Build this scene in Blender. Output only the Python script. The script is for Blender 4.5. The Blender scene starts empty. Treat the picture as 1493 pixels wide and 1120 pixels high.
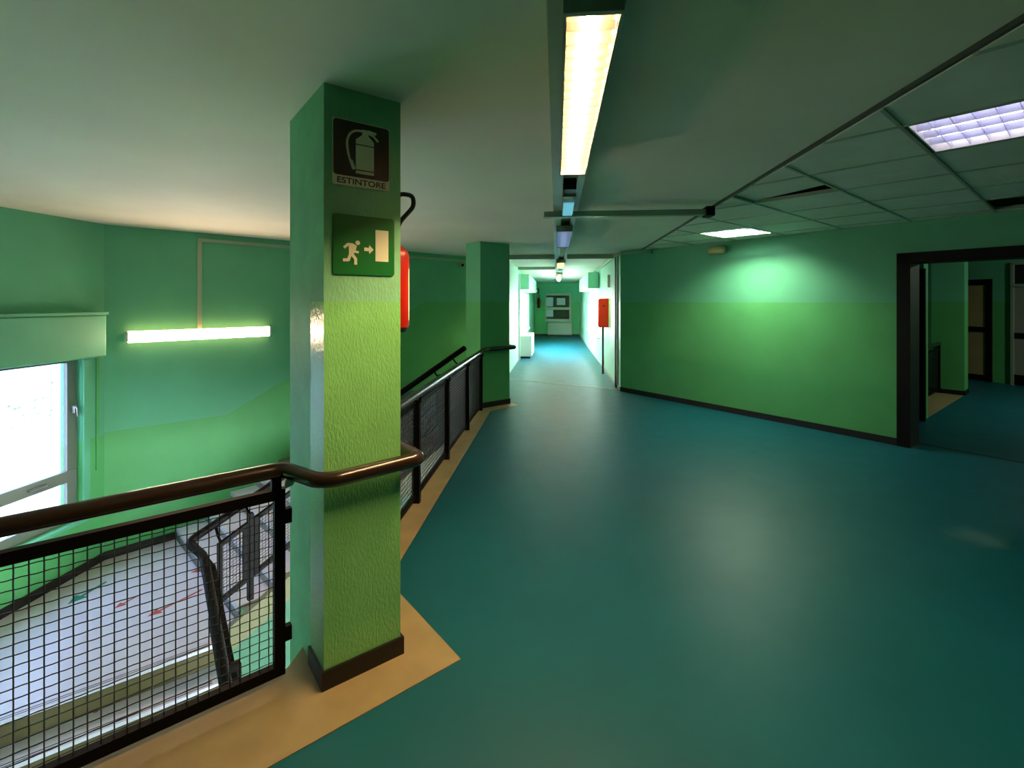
import bpy, math, random
from mathutils import Vector, Matrix
random.seed(7)
S = bpy.context.scene
COL = S.collection
V = Vector

# ------------------------------------------------------------------ materials
def lin(h):
    h = h.lstrip('#')
    out = []
    for i in (0, 2, 4):
        c = int(h[i:i+2], 16) / 255
        out.append(c / 12.92 if c <= .04045 else ((c + .055) / 1.055) ** 2.4)
    return tuple(out) + (1,)

def new_mat(name):
    m = bpy.data.materials.new(name); m.use_nodes = True
    nt = m.node_tree; b = nt.nodes['Principled BSDF']
    return m, nt, b

def mat(name, col, rough=.5, metal=0, spec=.5, var=.06, vscale=3, bump=0, bscale=40, bstretch=None, coat=0):
    m, nt, b = new_mat(name)
    c = lin(col) if isinstance(col, str) else tuple(col) + (1,)
    geo = nt.nodes.new('ShaderNodeNewGeometry')
    if var:
        n = nt.nodes.new('ShaderNodeTexNoise'); n.inputs['Scale'].default_value = vscale
        n.inputs['Detail'].default_value = 5
        nt.links.new(geo.outputs['Position'], n.inputs['Vector'])
        mr = nt.nodes.new('ShaderNodeMapRange')
        mr.inputs['From Min'].default_value = .3; mr.inputs['From Max'].default_value = .7
        mr.inputs['To Min'].default_value = 1 - var; mr.inputs['To Max'].default_value = 1 + var
        nt.links.new(n.outputs['Fac'], mr.inputs['Value'])
        mx = nt.nodes.new('ShaderNodeMix'); mx.data_type = 'RGBA'; mx.blend_type = 'MULTIPLY'
        mx.inputs[0].default_value = 1; mx.inputs[6].default_value = c
        nt.links.new(mr.outputs['Result'], mx.inputs[7])
        nt.links.new(mx.outputs[2], b.inputs['Base Color'])
    else:
        b.inputs['Base Color'].default_value = c
    b.inputs['Roughness'].default_value = rough
    b.inputs['Metallic'].default_value = metal
    b.inputs['Specular IOR Level'].default_value = spec
    if coat:
        b.inputs['Coat Weight'].default_value = coat; b.inputs['Coat Roughness'].default_value = .15
    if bump:
        n2 = nt.nodes.new('ShaderNodeTexNoise'); n2.inputs['Scale'].default_value = bscale; n2.inputs['Detail'].default_value = 4
        mp = nt.nodes.new('ShaderNodeMapping')
        if bstretch: mp.inputs['Scale'].default_value = bstretch
        nt.links.new(geo.outputs['Position'], mp.inputs['Vector'])
        nt.links.new(mp.outputs['Vector'], n2.inputs['Vector'])
        bp = nt.nodes.new('ShaderNodeBump'); bp.inputs['Strength'].default_value = bump; bp.inputs['Distance'].default_value = .02
        nt.links.new(n2.outputs['Fac'], bp.inputs['Height'])
        nt.links.new(bp.outputs['Normal'], b.inputs['Normal'])
    return m

def emit(name, col, strength, base='#dddddd'):
    m, nt, b = new_mat(name)
    b.inputs['Base Color'].default_value = lin(base)
    b.inputs['Emission Color'].default_value = lin(col)
    b.inputs['Emission Strength'].default_value = strength
    return m

def glass(name, tint='#ffffff', refl=.07):
    m, nt, b = new_mat(name)
    nt.nodes.remove(b)
    t = nt.nodes.new('ShaderNodeBsdfTransparent'); t.inputs['Color'].default_value = lin(tint)
    g = nt.nodes.new('ShaderNodeBsdfGlossy'); g.inputs['Roughness'].default_value = .02
    mx = nt.nodes.new('ShaderNodeMixShader'); mx.inputs[0].default_value = refl
    nt.links.new(t.outputs[0], mx.inputs[1]); nt.links.new(g.outputs[0], mx.inputs[2])
    nt.links.new(mx.outputs[0], nt.nodes['Material Output'].inputs['Surface'])
    return m

WALL_UP = mat('green_matte_paint', '#62ae86', .6, spec=.35, var=.05, vscale=2, bump=.06, bscale=60)
WALL_DADO = mat('green_enamel_dado', '#5aaa66', .48, spec=.3, var=.06, vscale=2.5, bump=.05, bscale=50)
PIL_UP = mat('pillar_matte_green', '#76ba8c', .62, var=.10, vscale=6, bump=.2, bscale=105, bstretch=(1, 1, .38))
PIL_DADO = mat('pillar_enamel_green', '#80c676', .2, var=.06, vscale=6, bump=.24, bscale=110, bstretch=(1, 1, .4))
COR_UP = mat('mint_corridor_paint', '#8fcbac', .55, var=.04)
COR_DADO = mat('mint_corridor_dado', '#92ccae', .4, var=.04)
CEIL = mat('ceiling_plaster', '#e2ddcf', .75, var=.05, vscale=1.2, bump=.05, bscale=8)
TILE = mat('ceiling_tile_board', '#d6d9cd', .85, var=.06, vscale=4, bump=.08, bscale=150)
GRID = mat('ceiling_grid_green', '#9aa896', .5, var=.05)
STAIRW = mat('shaded_stair_wall_paint', '#2e5c40', .55, var=.06)  # wall green darkened; the shade under the flight is in the colour
DARKTRIM = mat('dark_green_trim', '#26352b', .5)
TAN = mat('tan_stone', '#9c8a62', .42, var=.12, vscale=5, bump=.03)
SKIRT = mat('dark_brown_skirting', '#0c0906', .5)
BLACK = mat('black_painted_steel', '#0b0806', .55, spec=.12, var=.1)
RAIL = mat('brown_enamel_tube', '#2a1c12', .22, spec=.6, var=.05)
RAILG = mat('worn_steel_tube', '#3a3733', .25, metal=.6, var=.05)
WIRE = mat('black_wire', '#120f0d', .5, var=0)
WHITEM = mat('white_plastic', '#d8d6d2', .45, var=.03)
CREAM = mat('cream_conduit', '#9fae94', .5, var=.04)
TRUNK = mat('grey_trunking', '#8f9c8c', .4, var=.04)
HOUSE = mat('grey_lamp_housing', '#7f8a7c', .42, var=.03)
ALU = mat('louvre_aluminium', '#e8e4dc', .28, metal=.55, var=0)
ALUB = mat('unlit_louvre_aluminium', '#c9cbe6', .3, metal=.35, var=0)
LOUVG = mat('grey_louvre_blades', '#50526a', .4, var=0)
FIN = mat('lamp_louvre', '#43392e', .45, var=0)
REFL = mat('lamp_reflector', '#5f5446', .4, var=0)
TUBE_ON = emit('lit_tube', '#ffd49c', 400)
TUBE_OFF = mat('unlit_tube', '#e6e6ea', .3, var=0)
TUBE_COOL = emit('cool_lit_tube', '#f4ffde', 180)
WALLTUBE = emit('wall_lamp_diffuser', '#ffdab4', 58)
WALLSIDE = emit('wall_lamp_side', '#ffc890', 5)
BLUELENS = emit('pale_blue_lens', '#6fc8e4', .45, '#8fc4d2')  # weak glow added for the blue reflection on the lens
TUBE_GLOW = emit('added_glow_tube', '#cfeaf4', 3)  # glow added to an unlit tube, standing for bluish sky reflection
FRAMEG = mat('grey_window_frame', '#6d7264', .4, var=.04)
FRAMEW = mat('white_window_frame', '#d5d8d8', .4, var=.03)
GLASS = glass('window_glass')
GLASST = glass('daylight_dimming_glass', '#a8aebf', .06)  # tint added to dim the daylight on the landing
LAND = mat('pale_landing_stone', '#c4c2d2', .32, var=.05, vscale=3, bump=.02)
TREADB = mat('dark_brown_tread', '#5e5340', .4, var=.15)
RISEP = mat('pale_grey_riser', '#77736c', .45, var=.06)
RISER = mat('olive_riser_paint', '#4c4526', .5, var=.12)
STRING = mat('olive_stringer_paint', '#5c5a38', .5, var=.05)
REDEX = mat('red_enamel', '#a61a08', .3, var=.04)
REDBOX = mat('red_cabinet_enamel', '#c8300f', .4, var=.05)
RUBBER = mat('black_rubber', '#0b0b0a', .45, var=0)
SIGNBR = mat('shade_darkened_red_sign', '#241009', .55, var=.08)  # sign red darkened to include the shade on the pillar
SIGNGR = mat('green_exit_sign', '#0f6a2c', .3, var=.06)
SIGNWH = mat('sign_white', '#dcdcc0', .45, var=.03)
SIGNIN = mat('sign_black_ink', '#0a0c08', .5, var=0)
PAPER = mat('white_paper', '#d8d4dc', .7, var=.04)
BEIGE = mat('beige_door_panel', '#a58c62', .5, var=.08)
DOORG = mat('grey_door_panel', '#8f8a80', .45, var=.06)
DOORB = mat('dark_brown_door', '#0b0806', .55, spec=.2, var=.1)
METAL = mat('brushed_metal', '#a8a8a4', .3, metal=.9, var=.03)
SIREN = mat('aged_beige_plastic', '#b3a978', .5, var=.06)
TEAL = mat('teal_sticker', '#147a64', .5, var=.05)
REDST = mat('red_tape', '#a63a3c', .5, var=.1)
VOID = mat('dark_void_board', '#101410', .8)
FANW = mat('white_fan_coil_metal', '#d6dbd6', .4, var=.03)
RADG = mat('grey_beige_radiator', '#a9ad98', .45, var=.04)
GROUND = mat('outdoor_ground', '#cbc8ba', .9, var=.2, vscale=.5)
FACADE = mat('pale_lilac_render', '#d9d9ea', .8, var=.04)
FACADEB = mat('brown_shutter_slats', '#6e6258', .7, var=.1, vscale=6)
LEAF = mat('pale_green_leaves', '#6b7846', .6, var=.3, vscale=6)
BARK = mat('bark', '#6a5a48', .9, var=.2)

# blue linoleum: soft sheen, faint wear and a pale patch
def lino():
    m, nt, b = new_mat('blue_green_linoleum')
    geo = nt.nodes.new('ShaderNodeNewGeometry')
    n = nt.nodes.new('ShaderNodeTexNoise'); n.inputs['Scale'].default_value = 1.6; n.inputs['Detail'].default_value = 6
    nt.links.new(geo.outputs['Position'], n.inputs['Vector'])
    mx = nt.nodes.new('ShaderNodeMix'); mx.data_type = 'RGBA'
    mx.inputs[6].default_value = lin('#044f5c'); mx.inputs[7].default_value = lin('#075f6d')
    nt.links.new(n.outputs['Fac'], mx.inputs[0])
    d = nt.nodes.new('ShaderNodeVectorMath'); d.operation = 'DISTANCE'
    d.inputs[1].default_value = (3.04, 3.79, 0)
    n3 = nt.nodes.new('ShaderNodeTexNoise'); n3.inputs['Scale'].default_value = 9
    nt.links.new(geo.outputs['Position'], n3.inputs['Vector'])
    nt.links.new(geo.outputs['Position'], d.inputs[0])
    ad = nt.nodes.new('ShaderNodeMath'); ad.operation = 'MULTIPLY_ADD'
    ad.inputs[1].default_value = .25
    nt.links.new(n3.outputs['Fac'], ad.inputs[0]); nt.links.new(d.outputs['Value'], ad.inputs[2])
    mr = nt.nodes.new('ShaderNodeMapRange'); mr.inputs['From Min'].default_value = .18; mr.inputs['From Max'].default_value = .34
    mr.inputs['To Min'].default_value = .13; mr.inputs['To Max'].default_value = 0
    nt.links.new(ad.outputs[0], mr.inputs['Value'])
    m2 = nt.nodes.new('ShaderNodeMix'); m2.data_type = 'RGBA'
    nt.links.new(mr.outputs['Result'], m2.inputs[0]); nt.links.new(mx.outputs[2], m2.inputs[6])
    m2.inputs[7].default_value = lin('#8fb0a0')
    nt.links.new(m2.outputs[2], b.inputs['Base Color'])
    n2 = nt.nodes.new('ShaderNodeTexNoise'); n2.inputs['Scale'].default_value = 5; n2.inputs['Detail'].default_value = 4
    nt.links.new(geo.outputs['Position'], n2.inputs['Vector'])
    r = nt.nodes.new('ShaderNodeMapRange'); r.inputs['To Min'].default_value = .40; r.inputs['To Max'].default_value = .50
    nt.links.new(n2.outputs['Fac'], r.inputs['Value']); nt.links.new(r.outputs['Result'], b.inputs['Roughness'])
    b.inputs['Specular IOR Level'].default_value = .42
    return m
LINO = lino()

# ------------------------------------------------------------------ mesh builder
class MB:
    def __init__(s): s.v = []; s.f = []; s.m = []; s.sm = []
    def add(s, vs, fs, mi=0, smooth=False):
        o = len(s.v); s.v += [V(p) for p in vs]
        for f in fs: s.f.append([i + o for i in f]); s.m.append(mi); s.sm.append(smooth)
    def box(s, a, b, mi=0):
        x0, y0, z0 = [min(a[i], b[i]) for i in range(3)]; x1, y1, z1 = [max(a[i], b[i]) for i in range(3)]
        s.obox((x0, y0, z0), (x1-x0, 0, 0), (0, y1-y0, 0), (0, 0, z1-z0), mi)
        return s
    def obox(s, o, a, b, c, mi=0):
        o, a, b, c = V(o), V(a), V(b), V(c)
        p = [o, o+a, o+a+b, o+b, o+c, o+a+c, o+a+b+c, o+b+c]
        f = [(0,3,2,1), (4,5,6,7), (0,1,5,4), (1,2,6,5), (2,3,7,6), (3,0,4,7)]
        if a.cross(b).dot(c) < 0: f = [tuple(reversed(q)) for q in f]
        s.add(p, f, mi); return s
    def prism(s, poly, vec, mi=0):
        n = len(poly); vec = V(vec); poly = [V(p) for p in poly]
        nrm = V((0,0,0))
        for i in range(n): nrm += poly[i].cross(poly[(i+1) % n])
        if nrm.dot(vec) < 0: poly = poly[::-1]
        vs = poly + [p + vec for p in poly]
        fs = [tuple(reversed(range(n))), tuple(range(n, 2*n))]
        fs += [(i, (i+1) % n, n + (i+1) % n, n + i) for i in range(n)]
        s.add(vs, fs, mi); return s
    def tube(s, pts, r, seg=10, mi=0, cap=True, closed=False, smooth=True):
        pts = [V(p) for p in pts]; n = len(pts)
        tang = []
        for i in range(n):
            if closed: t = (pts[(i+1) % n] - pts[i-1])
            elif i == 0: t = pts[1] - pts[0]
            elif i == n-1: t = pts[-1] - pts[-2]
            else: t = (pts[i+1]-pts[i]).normalized() + (pts[i]-pts[i-1]).normalized()
            tang.append(t.normalized())
        up = V((0,0,1)) if abs(tang[0].z) < .9 else V((1,0,0))
        nr = (up - tang[0]*up.dot(tang[0])).normalized()
        vs = []
        rr = r if isinstance(r, (list, tuple)) else [r]*n
        for i in range(n):
            nr = (nr - tang[i]*nr.dot(tang[i])).normalized(); bn = tang[i].cross(nr)
            for k in range(seg):
                a = 2*math.pi*(k+.5)/seg
                vs.append(pts[i] + (nr*math.cos(a) + bn*math.sin(a))*rr[i])
        fs = []
        m = n if closed else n-1
        for i in range(m):
            j = (i+1) % n
            for k in range(seg):
                l = (k+1) % seg
                fs.append((i*seg+k, i*seg+l, j*seg+l, j*seg+k))
        s.add(vs, fs, mi, smooth)
        if cap and not closed:
            s.add(vs[:seg], [tuple(reversed(range(seg)))], mi); s.add(vs[-seg:], [tuple(range(seg))], mi)
        return s
    def lathe(s, c, axis, prof, seg=20, mi=0, smooth=True):
        # profile = [(distance along axis, radius)]
        c = V(c); ax = V(axis).normalized()
        up = V((0,0,1)) if abs(ax.z) < .9 else V((1,0,0))
        a = (up - ax*up.dot(ax)).normalized(); b = ax.cross(a)
        vs = []
        for d, r in prof:
            for k in range(seg):
                t = 2*math.pi*k/seg; vs.append(c + ax*d + (a*math.cos(t)+b*math.sin(t))*r)
        fs = []
        for i in range(len(prof)-1):
            for k in range(seg):
                l = (k+1) % seg; fs.append((i*seg+k, i*seg+l, (i+1)*seg+l, (i+1)*seg+k))
        s.add(vs, fs, mi, smooth)
        s.add(vs[:seg], [tuple(reversed(range(seg)))], mi); s.add(vs[-seg:], [tuple(range(seg))], mi)
        return s

BASE = {}
def link(name, mb, mats, parent=None, bevel=0, origin=None):
    if not isinstance(mats, (list, tuple)): mats = [mats]
    if parent is not None: base = BASE[parent.name]
    elif origin is not None: base = V(origin)
    else:
        xs = [p.x for p in mb.v]; ys = [p.y for p in mb.v]; zs = [p.z for p in mb.v]
        base = V(((min(xs)+max(xs))/2, (min(ys)+max(ys))/2, min(zs)))
    me = bpy.data.meshes.new(name)
    me.from_pydata([tuple(p - base) for p in mb.v], [], mb.f)
    for m in mats: me.materials.append(m)
    me.polygons.foreach_set('material_index', mb.m)
    me.polygons.foreach_set('use_smooth', mb.sm)
    me.update()
    o = bpy.data.objects.new(name, me); COL.objects.link(o)
    if parent is None: o.location = base
    else: o.parent = parent
    BASE[o.name] = base
    if bevel:
        b = o.modifiers.new('bevel', 'BEVEL'); b.width = bevel; b.segments = 2; b.limit_method = 'ANGLE'
    return o
def tag(o, label, cat, group=None):
    o['label'] = label; o['category'] = cat
    if group: o['group'] = group
    return o
def thing(name, label, cat, base, group=None):
    o = bpy.data.objects.new(name, None); COL.objects.link(o); o.location = base; o.empty_display_size = .1
    BASE[o.name] = V(base)
    return tag(o, label, cat, group)
def struct(name, mb, mats, bevel=0):
    o = link(name, mb, mats, bevel=bevel); o['kind'] = 'structure'; return o

def P(xy, z): return V((xy[0], xy[1], z))
def fillet(pts, r, n=6):
    pts = [V(p) for p in pts]; out = [pts[0]]
    for i in range(1, len(pts)-1):
        a = pts[i-1]-pts[i]; b = pts[i+1]-pts[i]
        d = min(r, a.length*.45, b.length*.45)
        p0 = pts[i] + a.normalized()*d; p1 = pts[i] + b.normalized()*d
        for k in range(n+1):
            t = k/n; out.append(p0*(1-t)**2 + pts[i]*2*t*(1-t) + p1*t*t)
    out.append(pts[-1]); return out

# ------------------------------------------------------------------ layout frame (metres, camera above the origin)
EYE = 1.7
YAW = math.radians(5.1908)
CEILZ, TILEZ, LANDZ = 2.66, 2.63, -1.50
A45 = math.sqrt(.5)
E1 = V((A45, A45, 0)); E2 = V((-A45, A45, 0))
ZU = V((0, 0, 1))

cam = bpy.data.cameras.new('camera'); co = bpy.data.objects.new('camera', cam); COL.objects.link(co)
co.location = (0, 0, EYE); co.rotation_euler = (math.pi/2, 0, YAW)
cam.sensor_width = 36; cam.sensor_fit = 'HORIZONTAL'; cam.lens = 36*710/1493; cam.shift_y = -120/1493
cam.clip_start = .02; cam.clip_end = 300
S.camera = co

# ------------------------------------------------------------------ shell helpers
def wall(name, p, q, z0, z1, out, th=.16, holes=(), dado=None, mats=(None, None), ext=(0, 0)):
    """vertical wall, inside face p->q, thickness towards out; material 0 above, 1 below the dado"""
    p = V((p[0], p[1], 0)); q = V((q[0], q[1], 0)); u = (q-p).normalized(); L = (q-p).length
    out = V((out[0], out[1], 0)).normalized()
    ss = sorted({-ext[0], L+ext[1]} | {h[0] for h in holes} | {h[1] for h in holes})
    mb = MB()
    for i in range(len(ss)-1):
        a, b = ss[i], ss[i+1]; mid = (a+b)/2
        zz = {z0, z1}
        if dado is not None: zz.add(dado)
        for h in holes:
            if h[0] < mid < h[1]: zz |= {h[2], h[3]}
        zz = sorted(zz)
        for k in range(len(zz)-1):
            zm = (zz[k]+zz[k+1])/2
            if any(h[0] < mid < h[1] and h[2] < zm < h[3] for h in holes): continue
            mi = 1 if dado is not None and zm < dado else 0
            mb.obox(p+u*a+ZU*zz[k], u*(b-a), out*th, ZU*(zz[k+1]-zz[k]), mi)
    return struct(name, mb, list(mats))
def skirting(name, pts, inward, h=.085, th=.014, m=None):
    mb = MB()
    for (p, q), n in zip(zip(pts, pts[1:]), inward):
        p, q = V(p), V(q); n = V((n[0], n[1], 0)).normalized()
        mb.obox(p + n*.0005, q-p, n*th, ZU*h)
    return struct(name, mb, m or SKIRT)

K = V((1.22, 9.40, 0)); D = V((.6527, -.7576, 0)); N = V((.7576, .6527, 0))
LB = V((-5.584, 5.549, 0)); UB = V((.62, .785, 0)).normalized(); NB = V((UB.y, -UB.x, 0))
def back(s, off, z): return LB + UB*s + NB*off + ZU*z

# floors ---------------------------------------------------------------
fl = [(-5.58, -2.19), (-5.58, -4), (11, -4), (11, 13.2), (1.25, 13.2), (1.25, 24.6), (-1.15, 24.6), (-1.15, 11.1), (-3.255, 8.493), (-1.24, 6.93), (-1.24, 2.15)]
mb = MB(); mb.prism([P(p, -.24) for p in fl], ZU*.24)
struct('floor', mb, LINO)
tan = [(-5.58, -2.19), (-5.58, -2.848), (-.451, 2.281), (-1.017, 2.88), (-1.017, 7.48), (-.605, 7.97), (-1.06, 8.43), (-1.24, 8.2), (-1.24, 2.15)]
mb = MB(); mb.prism([P(p, 0) for p in tan], ZU*.004); struct('trim_1', mb, TAN)
mb = MB(); mb.prism([P(p, .0) for p in [(5.36, 7.60), (7.42, 9.59), (7.0, 10.0), (4.95, 7.95)]], ZU*.004); struct('trim_2', mb, TAN)
mb = MB(); mb.prism([(-1.1, 10.70, 0), (-1.1, 10.655, 0), (1.17, 9.555, 0), (1.17, 9.60, 0)], ZU*.004); struct('trim_3', mb, TRUNK)
mb = MB(); mb.obox(K + D*4.42 + N*.30, D*1.75, N*.03, ZU*.004); struct('trim_4', mb, SKIRT)
mb = MB(); mb.box((-70, -60, -3.6), (60, 90, -3.45)); struct('ground', mb, GROUND)
mb = MB(); mb.box((-5.7, -4.0, -3.4), (1.2, 11.5, -3.03)); struct('floor_lower', mb, LAND)

# ceilings -------------------------------------------------------------
cp = [(-5.85, -4.2), (1.55, -4.2), (1.55, 13.3), (1.4, 13.3), (1.4, 24.8), (-1.35, 24.8), (-1.35, 11.4), (-5.85, 5.75)]
mb = MB(); mb.prism([P(p, CEILZ) for p in cp], ZU*.30); struct('ceiling', mb, CEIL)
mb = MB(); mb.box((1.55, -4.2, 2.9), (11.2, 13.4, 3.05)); struct('ceiling_slab', mb, VOID)
conv = [V((1.57, -4)), V((7.9, -4)), V((7.9, 1.75)), V((1.57, 9.02))]
def clip(poly, reg):
    for i in range(len(reg)):
        a, b = reg[i], reg[(i+1) % len(reg)]; e = b-a; out = []
        for k in range(len(poly)):
            p, q = poly[k], poly[(k+1) % len(poly)]
            dp = e.x*(p.y-a.y)-e.y*(p.x-a.x); dq = e.x*(q.y-a.y)-e.y*(q.x-a.x)
            if dp >= 0: out.append(p)
            if (dp >= 0) != (dq >= 0): out.append(p + (q-p)*(dp/(dp-dq)))
        poly = out
        if len(poly) < 3: return []
    return poly
US, UPIT, VS, VPIT = 3.98, .735, -.665, .706
def uv(u, v): return V(((u+v)*A45, (u-v)*A45))
HOLES = {(0, -2), (3, 0), (-1, 0), (3, -4)}      # moved tile, missing tile, two light modules
mt = MB(); mg = MB()
for iu in range(-8, 9):
    for iv in range(-12, 14):
        u0 = US+UPIT*iu; v0 = VS+VPIT*iv; g = .011
        cell = [uv(u0+g, v0+g), uv(u0+UPIT-g, v0+g), uv(u0+UPIT-g, v0+VPIT-g), uv(u0+g, v0+VPIT-g)]
        # orient counter-clockwise
        ar = sum(cell[k].x*cell[(k+1) % 4].y-cell[(k+1) % 4].x*cell[k].y for k in range(4))
        if ar < 0: cell = cell[::-1]
        if (iu, iv) in HOLES: continue
        c = clip(cell, conv)
        if len(c) >= 3: mt.prism([P(p, TILEZ+.004) for p in c], ZU*.012)
def gridline(a, b):
    w = (b-a).normalized(); nn = V((-w.y, w.x))*.010
    q = [a-nn, b-nn, b+nn, a+nn]
    ar = sum(q[k].x*q[(k+1) % 4].y-q[(k+1) % 4].x*q[k].y for k in range(4))
    if ar < 0: q = q[::-1]
    c = clip(q, conv)
    if len(c) >= 3: mg.prism([P(p, TILEZ-.003) for p in c], ZU*.03)
for iu in range(-8, 10): gridline(uv(US+UPIT*iu, -9), uv(US+UPIT*iu, 9))
for iv in range(-12, 14): gridline(uv(-2, VS+VPIT*iv), uv(11, VS+VPIT*iv))
struct('ceiling_tiles', mt, TILE); struct('trim_5', mg, GRID)
mb = MB(); mb.box((1.549, -4, TILEZ+.008), (1.568, 9.0, 2.9)); struct('trim_6', mb, DARKTRIM)
# the slipped tile
mb = MB()
q = clip([uv(3.995, -1.39), uv(3.995, -2.06), uv(4.70, -2.06), uv(4.475, -1.39)], [V((1.60, -4)), V((7.9, -4)), V((7.9, 1.7)), V((1.60, 9))])
if not q: q = clip([uv(4.475, -1.39), uv(4.70, -2.06), uv(3.995, -2.06), uv(3.995, -1.39)], [V((1.60, -4)), V((7.9, -4)), V((7.9, 1.7)), V((1.60, 9))])
mb.prism([P(p, TILEZ+.02) for p in q], ZU*.014)
tag(link('ceiling_tile', mb, TILE), 'slipped ceiling tile leaving a black gap in the grid beside the dark edge trim', 'ceiling tile')

# walls ----------------------------------------------------------------
WZ = 2.95
GM = (WALL_UP, WALL_DADO)
wall('wall_left', (-5.58, -4.1), (-5.58, 5.75), -3.2, WZ, (-1, 0), th=.28, holes=[(7.75, 9.37, -.86, 1.1)], dado=.05, mats=GM)
# back wall with the paint line that climbs with the stair
mb = MB()
dl = [(-.1, .08), (1.37, .07), (2.18, .47), (4.88, 1.70), (7.25, 1.70)]
for (s0, z0), (s1, z1) in zip(dl, dl[1:]):
    mb.prism([back(s0, 0, -3.2), back(s1, 0, -3.2), back(s1, 0, z1), back(s0, 0, z0)], -NB*.18, 1)
    mb.prism([back(s0, 0, z0), back(s1, 0, z1), back(s1, 0, WZ), back(s0, 0, WZ)], -NB*.18, 0)
struct('wall_back', mb, list(GM))
CM = (COR_UP, COR_DADO)
wall('wall_corridor_left', (-1.1, 11.0), (-1.1, 24.6), -.3, WZ, (-1, 0), th=.24, holes=[(3.65, 8.6, .66, 2.06)], dado=1.7, mats=CM)
wall('wall_corridor_right', (1.22, 9.40), (1.17, 24.6), -.3, WZ, (1, 0), th=.22, holes=[(4.4, 9.2, .70, 2.07)], dado=1.7, mats=CM)
wall('wall_corridor_end', (-1.2, 24.5), (1.35, 24.5), -.3, WZ, (0, 1), th=.2, holes=[(.65, 1.95, .74, 2.11)], dado=1.7, mats=GM)
DW = 4.29
wall('wall_right', K, K+D*10.25, 0, WZ, N, th=.28, holes=[(DW, DW+1.95, -1, 2.27)], dado=1.69, mats=GM)
wall('wall_east', (7.9, 1.9), (7.9, -4.1), 0, WZ, (1, 0), dado=1.7, mats=GM)
wall('wall_south', (8.1, -4), (-5.8, -4), -3.2, WZ, (0, -1), dado=1.7, mats=GM)
wall('wall_lobby_far', (8.66, 12.6), (10.6, 7.4), 0, WZ, (1, .37), dado=1.7, mats=GM)
wall('wall_lobby_back', (1.3, 13.2), (11.2, 13.2), -.3, WZ, (0, 1), dado=1.7, mats=GM)
wall('wall_lobby_east', (10.9, 13.3), (10.9, -4.2), -.3, WZ, (1, 0), dado=1.7, mats=GM)
wall('wall_lobby_south', (7.9, -4), (11.1, -4), -.3, WZ, (0, -1), mats=(WALL_UP, WALL_DADO))
wall('wall_lobby_stair', (3.2, 9.2), (6.9, 12.9), 0, WZ, (-1, 1), dado=1.7, mats=GM)

skirting('baseboard_right', [K, K+D*DW], [-N])
skirting('baseboard_left', [(-5.58, 1.0, LANDZ), (-5.58, 5.55, LANDZ)], [(1, 0)], h=.10)
skirting('baseboard_back', [back(0, 0, LANDZ), back(1.0, 0, LANDZ)], [NB], h=.10)
skirting('baseboard_corridor_end', [(-1.1, 24.5, 0), (1.17, 24.5, 0)], [(0, -1)])
skirting('baseboard_corridor_right', [(1.22, 9.42, 0), (1.17, 24.4, 0)], [(-1, 0)], m=TRUNK, h=.06)
# expansion joint on the corridor wall
mb = MB(); mb.box((1.205, 9.82, .0), (1.16, 9.86, 2.64)); struct('trim_7', mb, DARKTRIM)

# right doorway frame ----------------------------------------------------
mb = MB()
o = K + D*(DW-.003) - N*.02
mb.obox(o, D*.13, N*.32, ZU*2.27)
mb.obox(o + D*1.82, D*.13, N*.32, ZU*2.27)
mb.obox(o + ZU*2.15, D*1.95, N*.32, ZU*.12)
struct('door_1', mb, DOORB)
# open leaf standing beyond the frame
t = thing('door_leaf', 'dark brown door leaf standing open just inside the right doorway', 'door', (4.95, 7.48, 0))
mb = MB(); mb.obox(V((5.175, 7.356, .01)), -D*.95, N*.045, ZU*2.16); link('panel', mb, DOORB, t, bevel=.003)
mb = MB(); mb.obox(V((5.175, 7.356, 0)) - D*.16 - N*.012 + ZU*.98, D*.05, N*.012, ZU*.16)
mb.tube([V((5.175, 7.356, 1.06)) - D*.135 - N*.012, V((5.175, 7.356, 1.06)) - D*.135 - N*.05, V((5.175, 7.356, 1.06)) - D*.24 - N*.05], .008, 8)
link('handle', mb, METAL, t)

# lobby contents ----------------------------------------------------------
wall('wall_lobby_stub', (5.43, 7.665), (4.75, 8.345), 0, WZ, (-1, -1), th=.27, dado=1.7, mats=GM)
t = thing('pillar', 'green pillar seen through the right doorway, beside the dark lobby railing', 'pillar', (7.35, 9.51, 0))
mb = MB(); o = V((7.35, 9.51, 0)); mb.obox(o, E2*.46, E1*.40, ZU*1.7, 1); mb.obox(o+ZU*1.7, E2*.46, E1*.40, ZU*1.2, 0)
link('shaft', mb, [WALL_UP, WALL_DADO], t)
mb = MB(); mb.obox(o - E1*.012 - E2*.012, E2*.484, E1*.424, ZU*.085); link('baseboard', mb, SKIRT, t)

def wire_mesh(mb, o, ud, ul, vd, vl, sp, r, crimp=0, seg=4):
    o, ud, vd = V(o), V(ud), V(vd).normalized(); ud = ud.normalized(); n = ud.cross(vd).normalized()
    nu = max(1, round(ul/sp)); nv = max(1, round(vl/sp))
    for i in range(1, nu):
        a = o + ud*(ul*i/nu)
        if crimp:
            pts = [a + vd*(vl*k/(nv*2)) + n*(crimp*math.sin(math.pi*(k/2+i))) for k in range(nv*2+1)]
        else: pts = [a, a+vd*vl]
        mb.tube(pts, r, seg, cap=False)
    for j in range(1, nv):
        a = o + vd*(vl*j/nv)
        if crimp:
            pts = [a + ud*(ul*k/(nu*2)) - n*(crimp*math.sin(math.pi*(k/2+j))) - vd*(crimp*.9*math.sin(math.pi*(k/2+j))) for k in range(nu*2+1)]
        else: pts = [a, a+ud*ul]
        mb.tube(pts, r, seg, cap=False)

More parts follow.
